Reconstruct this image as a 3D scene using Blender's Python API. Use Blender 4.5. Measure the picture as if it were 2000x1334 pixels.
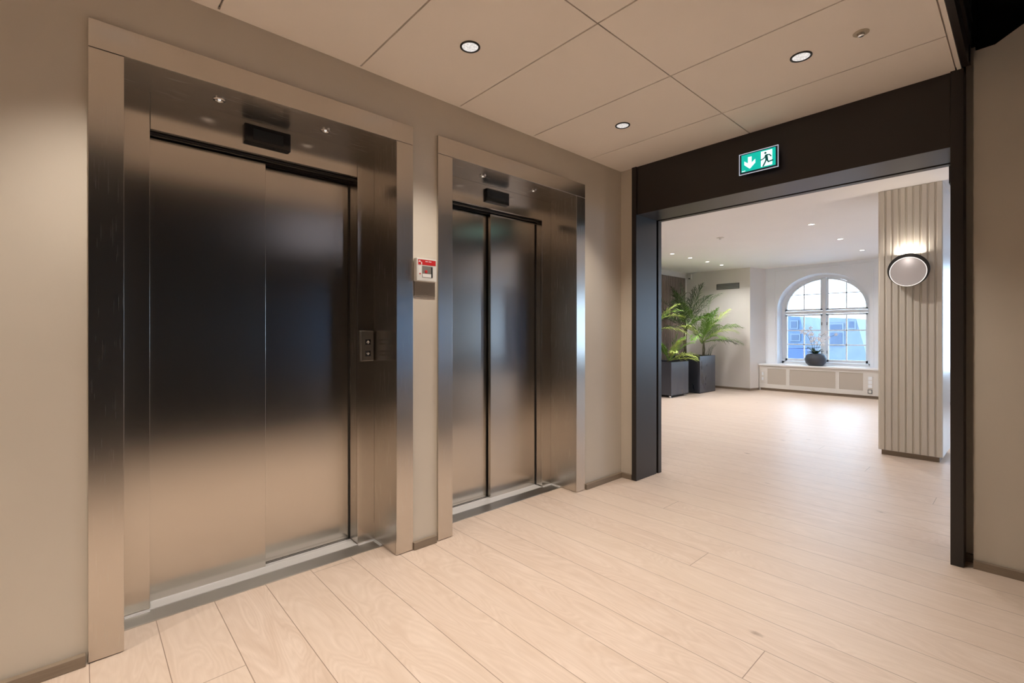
import bpy, bmesh, math, random
from mathutils import Vector, Matrix, Euler
random.seed(7)
PI = math.pi
for o in list(bpy.data.objects): bpy.data.objects.remove(o)
S = bpy.context.scene
COL = S.collection

# ---------------------------------------------------------------- camera, world, exposure
cd = bpy.data.cameras.new('camera'); cam = bpy.data.objects.new('camera', cd); COL.objects.link(cam)
cam.location = (0, 0, 1.15); cam.rotation_euler = (PI/2, 0, math.radians(47.58-90))
cd.sensor_fit = 'HORIZONTAL'; cd.sensor_width = 36; cd.lens = 36*921/2000; cd.shift_y = -0.007
cd.clip_start = .02; cd.clip_end = 200
S.camera = cam
W = bpy.data.worlds.new('sky'); S.world = W; W.use_nodes = True
bg = W.node_tree.nodes['Background']
bg.inputs[0].default_value = (.53, .75, 1.0, 1); bg.inputs[1].default_value = 8.5
S.view_settings.view_transform = 'Standard'; S.view_settings.look = 'None'
S.view_settings.gamma = 1; S.view_settings.use_curve_mapping = False
S.view_settings.exposure = 0.38

LOBBY_W = 47.5      # downlight power in the lift lobby
ROOM_W = 49       # downlight power in the bright room
WARM = (1, .90, .79)
NEUT = (1, .955, .92)

# ---------------------------------------------------------------- materials
MATS = {}
def mat(name, col, rough=.5, metal=0, aniso=0, arot=0, emit=None, es=1, spec=.5, coat=0, croughness=.1):
    if name in MATS: return MATS[name]
    m = bpy.data.materials.new(name); m.use_nodes = True
    b = m.node_tree.nodes['Principled BSDF']
    b.inputs['Base Color'].default_value = (*col, 1); b.inputs['Roughness'].default_value = rough
    b.inputs['Metallic'].default_value = metal; b.inputs['Specular IOR Level'].default_value = spec
    if coat: b.inputs['Coat Weight'].default_value = coat; b.inputs['Coat Roughness'].default_value = croughness
    if aniso:
        b.inputs['Anisotropic'].default_value = aniso; b.inputs['Anisotropic Rotation'].default_value = arot
        t = m.node_tree.nodes.new('ShaderNodeTangent'); t.direction_type = 'UV_MAP'; t.uv_map = 'UVMap'
        m.node_tree.links.new(t.outputs[0], b.inputs['Tangent'])
    if emit: b.inputs['Emission Color'].default_value = (*emit, 1); b.inputs['Emission Strength'].default_value = es
    MATS[name] = m; return m

class NT:
    def __init__(s, m): s.n = m.node_tree.nodes; s.l = m.node_tree.links; s.b = s.n['Principled BSDF']
    def node(s, t, **k):
        n = s.n.new(t)
        for a, v in k.items(): setattr(n, a, v)
        return n
    def put(s, sock, v):
        if isinstance(v, (int, float, tuple)): sock.default_value = v
        else: s.l.new(v, sock)
    def math(s, op, a, b=0, c=None):
        n = s.node('ShaderNodeMath', operation=op); s.put(n.inputs[0], a); s.put(n.inputs[1], b)
        if c is not None: s.put(n.inputs[2], c)
        return n.outputs[0]
    def mix(s, f, a, b, mode='MIX'):
        n = s.node('ShaderNodeMix', data_type='RGBA', blend_type=mode)
        s.put(n.inputs[0], f); s.put(n.inputs[6], a if not isinstance(a, tuple) else (*a, 1)[:4]); s.put(n.inputs[7], b if not isinstance(b, tuple) else (*b, 1)[:4])
        return n.outputs[2]
    def xyz(s):
        g = s.node('ShaderNodeNewGeometry'); x = s.node('ShaderNodeSeparateXYZ'); s.l.new(g.outputs['Position'], x.inputs[0]); return g.outputs['Position'], x.outputs
    def comb(s, x, y, z):
        n = s.node('ShaderNodeCombineXYZ'); s.put(n.inputs[0], x); s.put(n.inputs[1], y); s.put(n.inputs[2], z); return n.outputs[0]
    def noise(s, v, scale, detail=3, rough=.5, dist=0):
        n = s.node('ShaderNodeTexNoise'); s.l.new(v, n.inputs['Vector'])
        n.inputs['Scale'].default_value = scale; n.inputs['Detail'].default_value = detail
        n.inputs['Roughness'].default_value = rough; n.inputs['Distortion'].default_value = dist
        return n.outputs['Fac']
    def ramp(s, f, stops):
        n = s.node('ShaderNodeMapRange'); s.put(n.inputs[0], f)
        for i, v in enumerate(stops): n.inputs[1+i].default_value = v
        return n.outputs[0]
    def bump(s, h, strength=.2, dist=.002):
        n = s.node('ShaderNodeBump'); n.inputs['Strength'].default_value = strength; n.inputs['Distance'].default_value = dist
        s.l.new(h, n.inputs['Height']); s.l.new(n.outputs[0], s.b.inputs['Normal'])

def painted(name, col, rough=.6, amt=.03, bump=.08, scale=60):
    m = mat(name, col, rough); t = NT(m); p, _ = t.xyz()
    f = t.noise(p, 2.2, 3)
    c = t.mix(t.ramp(f, (.3, .7, 0, 1)), tuple(v*(1-amt) for v in col), tuple(min(1, v*(1+amt)) for v in col))
    t.l.new(c, t.b.inputs['Base Color'])
    t.bump(t.noise(p, scale*4, 2), bump, .001)
    return m

wall_m = painted('wall_paint', (.66, .595, .505), .62)
white_m = painted('white_paint', (.74, .74, .74), .5, .015)
greige_white = painted('off_white_paint', (.78, .75, .72), .55, .015)
ceil_m = painted('tile_paint', (.95, .875, .79), .7, .015, .12, 120)
ceilw_m = painted('ceiling_white_paint', (.90, .885, .875), .7, .01)
flute_m = painted('column_slat_paint', (.73, .675, .59), .5, .02)
dark_m = mat('dark_bronze_metal', (.020, .015, .013), .36, 0, spec=.55); 
_t = NT(dark_m); _p, _x = _t.xyz(); _t.bump(_t.noise(_p, 240, 2), .05, .0008)
black_m = painted('black_paint', (.004, .004, .004), .7)
blackgloss = mat('black_glass', (.008, .008, .009), .12)
trim_black = mat('black_ring', (.012, .012, .012), .35)
gap_m = mat('dark_gap', (.012, .011, .01), .6)
skirt_m = mat('taupe_oak_skirting', (.27, .205, .15), .5)
t = NT(skirt_m); p, x = t.xyz(); v = t.comb(t.math('MULTIPLY', x[0], 3), t.math('MULTIPLY', x[1], 3), t.math('MULTIPLY', x[2], 60))
t.l.new(t.mix(t.noise(v, 3, 4), (.20, .15, .11), (.33, .26, .19)), t.b.inputs['Base Color'])
carpet_m = painted('dark_carpet', (.025, .018, .014), .95, .2, .4, 200)
wood_dark = painted('dark_panelling', (.02, .018, .014), .5, .15)
graph_m = mat('graphite_planter', (.03, .032, .04), .28, .0, spec=.9)
t = NT(graph_m); p, x = t.xyz(); v = t.comb(t.math('MULTIPLY', x[0], 3), t.math('MULTIPLY', x[1], 3), x[2])
f = t.noise(v, 2, 4); t.l.new(t.mix(f, (.026, .030, .042), (.045, .052, .072)), t.b.inputs['Base Color']); t.l.new(t.ramp(f, (.3, .7, .25, .45)), t.b.inputs['Roughness'])
pot_m = painted('charcoal_ceramic', (.055, .06, .075), .55, .1)
soil_m = painted('potting_soil', (.03, .02, .013), .95, .3, .5, 80)
leaf_dark = painted('palm_leaf_dark', (.055, .095, .03), .45, .3)
leaf_mid = painted('palm_leaf_green', (.16, .30, .045), .45, .3)
leaf_lite = painted('palm_leaf_yellow_green', (.42, .52, .13), .45, .2)
leaf_orch = painted('orchid_leaf', (.02, .05, .02), .4, .2)
stem_m = painted('palm_stem', (.10, .085, .045), .6, .2)
petal_m = painted('white_petal', (.85, .83, .86), .5, .02)
plastic_m = mat('white_plastic', (.72, .70, .66), .4)
red_m = mat('red_label', (.55, .02, .02), .4)
alu_m = mat('aluminium_sill', (.84, .83, .83), .40, .3)
screwm = mat('chrome', (.8, .8, .8), .15, 1)
lens_m = mat('lit_lens', (.3, .3, .3), .4, emit=(1, .96, .93), es=.62)
t = NT(lens_m); p, x = t.xyz(); vo = t.node('ShaderNodeTexVoronoi'); t.l.new(p, vo.inputs['Vector']); vo.inputs['Scale'].default_value = 130
t.l.new(t.ramp(vo.outputs['Distance'], (0, .7, .8, .42)), t.b.inputs['Emission Strength'])
lensw_m = mat('lit_lens_room', (.8, .8, .8), .4, emit=(1, .95, .88), es=6)
mesh_m = mat('radiator_cloth', (.50, .45, .39), .7)
grille_m = mat('grey_vent_metal', (.16, .165, .16), .45, .3)

def steel(name, col, rough, aniso=.75, arot=0.0, streak=.018):
    m = mat(name, col, rough, 1, aniso, arot); t = NT(m)
    uv = t.node('ShaderNodeUVMap'); s = t.node('ShaderNodeSeparateXYZ'); t.l.new(uv.outputs[0], s.inputs[0])
    v = t.comb(t.math('MULTIPLY', s.outputs[0], 900), t.math('MULTIPLY', s.outputs[1], 5), 0)
    f = t.noise(v, 1, 3)
    t.l.new(t.ramp(f, (.25, .75, rough-streak, rough+streak)), t.b.inputs['Roughness'])
    t.l.new(t.mix(f, tuple(c*.99 for c in col), tuple(min(1, c*1.01) for c in col)), t.b.inputs['Base Color'])
    p, _ = t.xyz()
    big = t.node('ShaderNodeBump'); big.inputs['Strength'].default_value = .25; big.inputs['Distance'].default_value = .004
    g = t.noise(p, 1.7, 1); t.l.new(g, big.inputs['Height']); t.l.new(big.outputs[0], t.b.inputs['Normal'])
    return m
steel_frame = steel('brushed_steel_frame', (.62, .58, .53), .26)
steel_door = steel('brushed_steel_door', (.60, .56, .51), .21)
steel_plate = steel('brushed_steel_plate', (.62, .60, .57), .36)
button_m = mat('button_black', (.02, .018, .018), .3)
mark_w = mat('white_marking', (.85, .83, .8), .4)

# oak planks running along y
def oak():
    m = mat('pale_oak_planks', (.6, .5, .42), .42); t = NT(m); p, x = t.xyz()
    PW = .2013
    u = t.math('DIVIDE', t.math('SUBTRACT', x[0], .021), PW)
    i = t.math('FLOOR', u); fx = t.math('FRACT', u)
    wn = t.node('ShaderNodeTexWhiteNoise', noise_dimensions='1D'); t.l.new(i, wn.inputs['W'])
    rnd = wn.outputs['Value']
    v = t.math('DIVIDE', t.math('ADD', x[1], t.math('MULTIPLY', t.math('FRACT', t.math('ADD', t.math('MULTIPLY', i, .31), 10.4279)), 7.0)), 7.0)
    j = t.math('FLOOR', v); fy = t.math('FRACT', v)
    wn2 = t.node('ShaderNodeTexWhiteNoise', noise_dimensions='2D'); t.l.new(t.comb(i, j, 0), wn2.inputs['Vector'])
    r2 = wn2.outputs['Value']
    # edges
    ex = t.math('MULTIPLY', t.math('MINIMUM', fx, t.math('SUBTRACT', 1, fx)), PW)
    ey = t.math('MULTIPLY', t.math('MINIMUM', fy, t.math('SUBTRACT', 1, fy)), 7.0)
    e = t.math('MINIMUM', ex, ey)
    gap = t.ramp(e, (.0006, .0020, 1, 0))
    # grain
    off = t.math('MULTIPLY', r2, 40)
    wob = t.noise(t.comb(t.math('MULTIPLY', x[0], 5), t.math('MULTIPLY', x[1], 1.1), off), 1, 2, .5, .6)
    gv = t.comb(t.math('ADD', t.math('MULTIPLY', x[0], 26), t.math('MULTIPLY', wob, 16)), t.math('MULTIPLY', x[1], 1.6), off)
    g1 = t.noise(gv, 1, 4, .6, .4)
    rings = t.math('FRACT', t.math('MULTIPLY', wob, 24))
    rings = t.ramp(t.math('ABSOLUTE', t.math('SUBTRACT', rings, .5)), (0, .5, 0, 1))
    fine = t.noise(t.comb(t.math('MULTIPLY', x[0], 420), t.math('MULTIPLY', x[1], 14), off), 1, 2)
    cA, cB = (.64, .505, .41), (.74, .61, .52)
    c = t.mix(t.ramp(g1, (.3, .7, 0, 1)), cA, cB)
    c = t.mix(t.math('MULTIPLY', rings, .22), c, (.46, .33, .24))
    c = t.mix(t.math('MULTIPLY', t.ramp(fine, (.45, .75, 0, 1)), .14), c, (.45, .33, .25))
    c = t.mix(t.math('MULTIPLY', r2, .35), c, (.72, .60, .50))
    # small knots
    vo = t.node('ShaderNodeTexVoronoi'); vo.inputs['Scale'].default_value = 1.0
    t.l.new(t.comb(t.math('MULTIPLY', x[0], 3.0), t.math('MULTIPLY', x[1], 1.5), 0), vo.inputs['Vector'])
    kn = t.ramp(t.math('ADD', vo.outputs['Distance'], t.math('MULTIPLY', t.noise(p, 60, 2), .03)), (.03, .07, .75, 0))
    c = t.mix(kn, c, (.20, .13, .085))
    c = t.mix(t.math('MULTIPLY', gap, .8), c, (.20, .13, .09))
    t.l.new(c, t.b.inputs['Base Color'])
    t.l.new(t.ramp(g1, (.2, .8, .37, .50)), t.b.inputs['Roughness'])
    t.b.inputs['Specular IOR Level'].default_value = .5
    h = t.math('SUBTRACT', t.math('MULTIPLY', fine, .25), t.math('MULTIPLY', gap, 2))
    t.bump(h, .25, .0012)
    return m
oak_m = oak()

# clear window glass: straight-through transmission plus fresnel gloss
glass_m = bpy.data.materials.new('window_glass'); glass_m.use_nodes = True
n = glass_m.node_tree.nodes; n.remove(n['Principled BSDF'])
tr = n.new('ShaderNodeBsdfTransparent'); tr.inputs[0].default_value = (.93, .96, .97, 1)
gl = n.new('ShaderNodeBsdfGlossy'); gl.inputs['Roughness'].default_value = .02
fr = n.new('ShaderNodeFresnel'); fr.inputs[0].default_value = 1.45; mx = n.new('ShaderNodeMixShader')
L = glass_m.node_tree.links; L.new(fr.outputs[0], mx.inputs[0]); L.new(tr.outputs[0], mx.inputs[1]); L.new(gl.outputs[0], mx.inputs[2])
L.new(mx.outputs[0], n['Material Output'].inputs[0])

# ---------------------------------------------------------------- mesh helpers
class MB:
    def __init__(s): s.v = []; s.f = []
    def add(s, vs, fs):
        k = len(s.v); s.v += [tuple(a) for a in vs]; s.f += [tuple(i+k for i in f) for f in fs]; return s
    def box(s, x0, x1, y0, y1, z0, z1):
        return s.add([(x0,y0,z0),(x1,y0,z0),(x1,y1,z0),(x0,y1,z0),(x0,y0,z1),(x1,y0,z1),(x1,y1,z1),(x0,y1,z1)],
                     [(0,3,2,1),(4,5,6,7),(0,1,5,4),(1,2,6,5),(2,3,7,6),(3,0,4,7)])
    def prism(s, pts, d):   # pts: 3D polygon, d: extrusion vector
        n = len(pts); d = Vector(d); P = [Vector(p) for p in pts]
        nrm = Vector((0,0,0))
        for i in range(n): nrm += P[i].cross(P[(i+1) % n])
        if nrm.dot(d) > 0: P = P[::-1]
        return s.add(P + [p+d for p in P], [tuple(range(n)), tuple(reversed(range(n, 2*n)))] + [(i, i+n, (i+1)%n+n, (i+1)%n) for i in range(n)])
    def cyl(s, c, axis, r0, r1, h, n=32, cap=True):
        c = Vector(c); a = Vector(axis).normalized(); q = a.to_track_quat('Z', 'Y')
        vs = []
        for (r, hh) in ((r0, 0), (r1, h)):
            for i in range(n):
                th = 2*PI*i/n; vs.append(c + q @ Vector((r*math.cos(th), r*math.sin(th), hh)))
        fs = [(i, (i+1)%n, (i+1)%n+n, i+n) for i in range(n)]
        if cap: fs += [tuple(reversed(range(n))), tuple(range(n, 2*n))]
        return s.add(vs, fs)
    def lathe(s, c, axis, prof, n=40):   # prof: list of (r, h)
        c = Vector(c); q = Vector(axis).normalized().to_track_quat('Z', 'Y'); vs = []; fs = []
        for (r, h) in prof:
            for i in range(n):
                th = 2*PI*i/n; vs.append(c + q @ Vector((r*math.cos(th), r*math.sin(th), h)))
        for k in range(len(prof)-1):
            for i in range(n): fs.append((k*n+i, k*n+(i+1)%n, (k+1)*n+(i+1)%n, (k+1)*n+i))
        return s.add(vs, fs)
    def tube(s, pts, rad, n=8):
        P = [Vector(p) for p in pts]; vs = []; fs = []
        R = rad if isinstance(rad, (list, tuple)) else [rad]*len(P)
        for k, p in enumerate(P):
            d = (P[min(k+1, len(P)-1)] - P[max(k-1, 0)]).normalized(); q = d.to_track_quat('Z', 'Y')
            for i in range(n):
                th = 2*PI*i/n; vs.append(p + q @ Vector((R[k]*math.cos(th), R[k]*math.sin(th), 0)))
        for k in range(len(P)-1):
            for i in range(n): fs.append((k*n+i, k*n+(i+1)%n, (k+1)*n+(i+1)%n, (k+1)*n+i))
        fs += [tuple(reversed(range(n))), tuple(range((len(P)-1)*n, len(P)*n))]
        return s.add(vs, fs)
    def build(s, name, m, parent=None, bevel=0, smooth=False, kind=None, label=None):
        me = bpy.data.meshes.new(name); me.from_pydata(s.v, [], s.f); me.update()
        uv = me.uv_layers.new(name='UVMap')
        for poly in me.polygons:
            nn = poly.normal
            for li in poly.loop_indices:
                c = me.vertices[me.loops[li].vertex_index].co
                if abs(nn.z) > .7: uv.data[li].uv = (c.y, c.x)   # grain along x on horizontal faces
                elif abs(nn.y) > abs(nn.x): uv.data[li].uv = (c.x, c.z)
                else: uv.data[li].uv = (c.y, c.z)
            if smooth: poly.use_smooth = True
        me.materials.append(m)
        o = bpy.data.objects.new(name, me); COL.objects.link(o)
        if parent:
            o.parent = parent; o.matrix_parent_inverse = parent.matrix_world.inverted() if False else Matrix.Translation(-parent.location)
        if bevel:
            b = o.modifiers.new('bevel', 'BEVEL'); b.width = bevel; b.segments = 2; b.limit_method = 'ANGLE'
            b.harden_normals = False
        if kind: o['kind'] = kind
        if label: o['label'] = label
        return o
def struct(name, mb, m, bevel=0): return mb.build(name, m, None, bevel, kind='structure')
def thing(name, loc, label, cat, group=None):
    o = bpy.data.objects.new(name, None); COL.objects.link(o); o.location = loc; o.empty_display_size = .1
    o['label'] = label; o['category'] = cat
    if group: o['group'] = group
    return o
def tag(o, label, cat, group=None):
    o['label'] = label; o['category'] = cat
    if group: o['group'] = group
    return o
def lamp(name, typ, loc, parent, **k):
    l = bpy.data.lights.new(name, typ); o = bpy.data.objects.new(name, l); COL.objects.link(o)
    rot = k.pop('rot', (0, 0, 0))
    for a, v in k.items(): setattr(l, a, v)
    o.location = loc; o.rotation_euler = rot
    if parent: o.parent = parent; o.matrix_parent_inverse = Matrix.Translation(-parent.location)
    return o
def copy_tree(o, parent=None):
    c = o.copy(); COL.objects.link(c); c.parent = parent
    for ch in list(o.children): copy_tree(ch, c)
    return c
def B(*a): return MB().box(*a)

# ---------------------------------------------------------------- the setting
CZ = 2.462; RZ = 2.52
struct('floor', B(-4, 10.7, -8.5, 5.3, -.1, 0), oak_m)
struct('floor_carpet', B(-4, 3.24, -2.4, -1.15, 0, .006), carpet_m)
WY = 2.222
w = MB()
for (a, b) in ((-4, .112), (1.212, 1.553), (2.657, 3.225)): w.box(a, b, WY, 2.458, 0, CZ+.1)
for (a, b) in ((.112, 1.212), (1.553, 2.657)): w.box(a, b, WY, 2.458, 2.16, CZ+.1)
struct('wall_elevator', w, wall_m)
struct('wall_shaft', B(-4, 3.22, 2.70, 2.78, 0, 2.6).box(-4, 3.22, 2.459, 2.70, 2.165, 2.6).box(-4, .0, 2.459, 2.70, 0, 2.165).box(1.36, 1.44, 2.459, 2.70, 0, 2.165).box(2.80, 3.22, 2.459, 2.70, 0, 2.165), black_m)
struct('wall_back', B(-4.1, -4, -4.5, 2.78, 0, 4.4), wall_m)
# the lower tiled ceiling: 0.6 m tiles with open joints under a support board
c = MB()
ys = [(.244, 1.2225), (1.2285, 2.204)]
xs = [(-4, -3.794)] + [(-3.786+.6*i, -3.194+.6*i) for i in range(11)] + [(2.814, 3.222)]
for (a, b) in xs:
    for (y0, y1) in ys: c.box(a, b, y0, y1, CZ, CZ+.02)
c.box(-4, 3.222, .232, WY, CZ+.0205, CZ+.03)
c.box(-4, 3.222, 2.2075, WY, CZ+.002, CZ+.012)
c.box(-4, 3.222, .222, .238, CZ-.002, CZ+.03)
struct('ceiling', c, ceil_m)
struct('ceiling_upper', B(-4.1, 3.7, -4.5, 2.3, 4.2, 4.3), black_m)
f = MB().box(-4, 3.2, .196, .220, CZ+.004, 4.2)
f.box(-4, 3.2, .186, .197, CZ+.10, CZ+.125).box(-4, 3.2, .182, .197, CZ+.20, CZ+.215)
struct('trim_1', f, dark_m)
k = struct('trim_2', B(3.2, 3.25, .190, .2165, CZ+.02, 4.2), dark_m)
# portal wall pieces
PX = 3.226
struct('wall_portal_left', B(PX, 3.57, 2.108, 5.3, 0, 2.62), wall_m)
struct('wall_portal_upper', B(PX+.02, 3.57, .225, 2.107, 2.2, 4.2), black_m)
struct('wall_sky_block', B(-4, 3.7, 2.30, 2.40, CZ+.101, 4.3).box(3.22, 3.7, 2.108, 2.3, 2.63, 4.3), black_m)  # unseen boxes added above the tiles to keep sky light out
RX = 3.255
def yz(pts, x): return [(x, a, b) for a, b in pts]
w = MB()
w.prism(yz([(.182, 0), (.182, 2.548), (.107, 2.549), (.013, 2.604), (-.62, 2.975), (-.62, 0)], RX), (.30, 0, 0))
w.prism(yz([(-.62, 2.975), (-.62, 2.12), (-2.4, 2.12), (-2.4, 4.2), (-2.2, 4.2)], RX), (.30, 0, 0))
struct('wall_right', w, wall_m)
struct('wall_right_recess', B(3.33, 3.56, .18, .214, 0, 2.6), wall_m)
struct('wall_void', B(3.60, 3.7, -4.5, .3, 2.0, 4.3).box(3.5, 3.62, .182, .30, 2.5, 4.3), black_m)
# dark panelled side behind the camera, with a high window
wx0, wx1, wz0, wz1 = 2.55, 3.15, 1.95, 2.45
oy = -2.4
w = MB().box(-4.1, 2.45, oy-.1, oy, 0, 4.3).box(2.45, 3.15, oy-.1, oy, 0, 2.4).box(2.45, 3.15, oy-.1, oy, 3.08, 4.3).box(3.15, 3.61, oy-.1, oy, 0, 4.3)
struct('wall_side', w, wood_dark)
# skirting
SKH = .040
struct('baseboard_elevator', B(-4, .012, 2.198, WY, 0, SKH).box(1.307, 1.449, 2.198, WY, 0, SKH).box(2.757, PX, 2.198, WY, 0, SKH).box(PX-.022, PX, 2.112, 2.2, 0, SKH), skirt_m, .002)
struct('baseboard_right', B(RX-.022, RX, -.62, .182, 0, SKH).box(3.31, 3.33, .18, .214, 0, SKH), skirt_m, .002)

# the bright room beyond
VX, WX, RXF = 10.1, 10.6, 10.37
LY = 5.2
struct('ceiling_room', B(3.5, 10.75, -8.5, 5.4, RZ, RZ+.1), ceilw_m)
struct('wall_room_left', B(3.57, VX+.1, LY, LY+.1, 0, RZ), greige_white)
struct('wall_vent', MB().box(VX, VX+.7, 3.86, LY, 0, RZ).prism([(VX, 3.86, 0), (VX, 3.835, 0), (WX+.05, 3.70, 0), (WX+.05, 3.86, 0)], (0, 0, RZ)), greige_white)
struct('baseboard_vent', B(VX-.018, VX, 3.84, LY, 0, .045).prism([(VX-.018, 3.84, 0), (VX, 3.82, 0), (RXF-.01, 3.755, 0), (RXF-.01, 3.775, 0)], (0, 0, .045)), skirt_m)
struct('wall_room_end', B(3.5, 6.3, -8.6, -8.5, 0, RZ).box(9.7, 10.75, -8.6, -8.5, 0, RZ).box(6.3, 9.7, -8.6, -8.5, 2.25, RZ), white_m)
struct('wall_room_entrance', B(RX+.3, RX+.36, -8.5, -2.4, 0, 2.6), white_m)
# facade wall with arched openings
CEN = [2.714, -.5, -3.7]
HW, ZS, AH, ZB = .775, 1.68, .66, .55
def arch(cy, hw, zs, ah, n=24, a0=0, a1=PI):
    return [(cy+hw*math.cos(a0+(a1-a0)*i/n), zs+ah*math.sin(a0+(a1-a0)*i/n)) for i in range(n+1)]
w = MB()
edges = [3.9]
w.add(yz([(-8.5, 0), (3.9, 0), (3.9, ZB), (-8.5, ZB)], WX), [(0, 1, 2, 3)])
prev = 3.9
for cy in CEN:
    w.add(yz([(prev, ZB), (cy+HW, ZB), (cy+HW, RZ), (prev, RZ)], WX), [(0, 1, 2, 3)]); prev = cy-HW
    A = arch(cy, HW, ZS, AH)
    for i in range(len(A)-1):
        w.add(yz([A[i], A[i+1], (A[i+1][0], RZ), (A[i][0], RZ)], WX), [(0, 1, 2, 3)])
    for yy in (HW, -HW): pass
    out = [(cy+HW, ZB)] + A + [(cy-HW, ZB)]
    inn = [(cy+.758, ZB)] + arch(cy, .758, ZS, AH-.02) + [(cy-.758, ZB)]
    for i in range(len(out)-1):
        w.add([(WX, *out[i]), (WX, *out[i+1]), (10.86, *inn[i+1]), (10.86, *inn[i])], [(0, 1, 2, 3)])
    w.add([(WX, cy+HW, ZB), (10.9, cy+HW, ZB), (10.9, cy-HW, ZB), (WX, cy-HW, ZB)], [(0, 1, 2, 3)])
w.add(yz([(prev, ZB), (-8.5, ZB), (-8.5, RZ), (prev, RZ)], WX), [(0, 1, 2, 3)])
# outer skin so that no light leaks past the frames
for cy in CEN: pass
prev = 3.95; X2 = 10.9
for cy in CEN:
    w.box(WX+.01, X2, cy+HW, prev, 0, RZ+.1); prev = cy-HW
    A = arch(cy, HW, ZS, AH)
    for i in range(len(A)-1):
        w.add(yz([A[i], A[i+1], (A[i+1][0], RZ+.1), (A[i][0], RZ+.1)], X2), [(0, 1, 2, 3)])
    w.box(WX+.01, X2, cy-HW, cy+HW, 0, ZB-.01)
w.box(WX+.01, X2, -8.6, prev, 0, RZ+.1)
struct('wall_window', w, painted('cool_white_paint', (.86, .90, .96), .5, .01))
# shallow raised frame moulding around the window
m_ = MB()
for (a, b, c_, d) in ((3.52, 3.54, .56, 2.44), (1.885, 1.905, .56, 2.44)): m_.box(WX-.012, WX, a, b, c_, d)
m_.box(WX-.012, WX, 1.885, 3.54, 2.44, 2.46)
struct('trim_3', m_, MATS['cool_white_paint'], .003)

# windows
def ring(mb, o, i, x0, x1):
    n = len(o)
    for k in range(n-1):
        mb.add([(x0, *o[k]), (x0, *o[k+1]), (x0, *i[k+1]), (x0, *i[k]), (x1, *o[k]), (x1, *o[k+1]), (x1, *i[k+1]), (x1, *i[k])],
               [(0,1,2,3), (7,6,5,4), (0,4,5,1), (3,2,6,7)])
frame_m = painted('window_white_enamel', (.84, .88, .93), .35, .01)
def window(cy, num):
    root = thing('window_%d' % num, (10.86, cy, ZB), '', ''); del root['label']; del root['category']; root['kind'] = 'structure'
    x0, x1 = 10.83, 10.90
    o = [(cy+.775, .52)] + arch(cy, .775, ZS, AH) + [(cy-.775, .52)]
    i = [(cy+.70, .595)] + arch(cy, .70, ZS, AH-.07) + [(cy-.70, .595)]
    fr = MB(); ring(fr, o, i, x0, x1); fr.box(x0, x1, cy-.775, cy+.775, .52, .597)
    fr.box(x0-.008, x1, cy-.030, cy+.030, .59, ZS+AH-.075); fr.box(x0-.006, x1, cy-.70, cy+.70, 1.560, 1.622)
    fr.build('window_frame', frame_m, root, .003)
    def panel(name, mb): return mb.build(name, frame_m, root, .002)
    R = .033
    for s in (1, -1):
        a, b = sorted((cy+s*.034, cy+s*.698)); z0, z1 = .600, 1.556
        q = MB(); X0, X1 = 10.845, 10.885
        q.box(X0, X1, a, a+R, z0, z1).box(X0, X1, b-R, b, z0, z1).box(X0, X1, a, b, z0, z0+R+.02).box(X0, X1, a, b, z1-R, z1)
        yb = cy+s*.36
        q.box(X0+.008, X1-.008, yb-.010, yb+.010, z0, z1)
        for zz in (.944, 1.229): q.box(X0+.008, X1-.008, a, b, zz-.011, zz+.011)
        lo = panel('sash', q)
        B(10.864, 10.868, a+.02, b-.02, z0+.02, z1-.02).build('pane', glass_m, lo)
        h = MB()
        for zz in (.80, 1.36): h.box(10.835, 10.846, a+.004 if s > 0 else b-.014, a+.014 if s > 0 else b-.004, zz-.03, zz+.03)
        h.build('hinge', grille_m, lo)
        # arched top light
        z0 = 1.626
        def q_curve(hw, ah, yin, zb):
            pts = [(yin, zb), (cy+s*hw, zb)]
            for k in range(25):
                th = k/24*PI/2; yy = cy+s*hw*math.cos(th)
                if (yy-yin)*s <= 0: pts.append((yin, ZS+ah*math.sin(math.acos(min(1, abs(yin-cy)/hw))))); break
                pts.append((yy, ZS+ah*math.sin(th)))
            return pts
        th1 = math.acos(.036/.698)
        o2 = [(cy+s*.698, z0)] + [(cy+s*.698*math.cos(th1*k/20), ZS+(AH-.072)*math.sin(th1*k/20)) for k in range(21)]
        th2 = math.acos(.068/.665)
        i2 = [(cy+s*.665, z0+.001)] + [(cy+s*.665*math.cos(th2*k/20), ZS+(AH-.105)*math.sin(th2*k/20)) for k in range(21)]
        q = MB(); ring(q, o2, i2, X0, X1)
        ia, ib = sorted((cy+s*.034, cy+s*.068)); q.box(X0, X1, ia, ib, z0, ZS+AH-.078)
        ba, bb = sorted((cy+s*.034, cy+s*.698)); q.box(X0, X1, ba, bb, z0, z0+.036)
        zt = ZS+(AH-.09)*math.sqrt(1-(.36/.68)**2)
        q.box(X0+.008, X1-.008, yb-.010, yb+.010, z0, zt)
        yw = .68*math.sqrt(1-((1.954-ZS)/(AH-.09))**2); wa, wb = sorted((cy+s*.05, cy+s*yw))
        q.box(X0+.008, X1-.008, wa, wb, 1.945, 1.963)
        up = panel('sash', q)
        pts = [(cy+s*.05, z0+.01), (cy+s*.68, z0+.01)] + [(cy+s*.68*math.cos(k/20*1.49), ZS+(AH-.09)*math.sin(k/20*1.49)) for k in range(21)]
        MB().prism(yz(pts, 10.864), (.004, 0, 0)).build('pane', glass_m, up)
    return root
w1 = window(CEN[0], 1)
for k_, cy in enumerate(CEN[1:]):
    c_ = copy_tree(w1); c_.name = 'window_%d' % (k_+2); c_.location.y = cy
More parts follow.
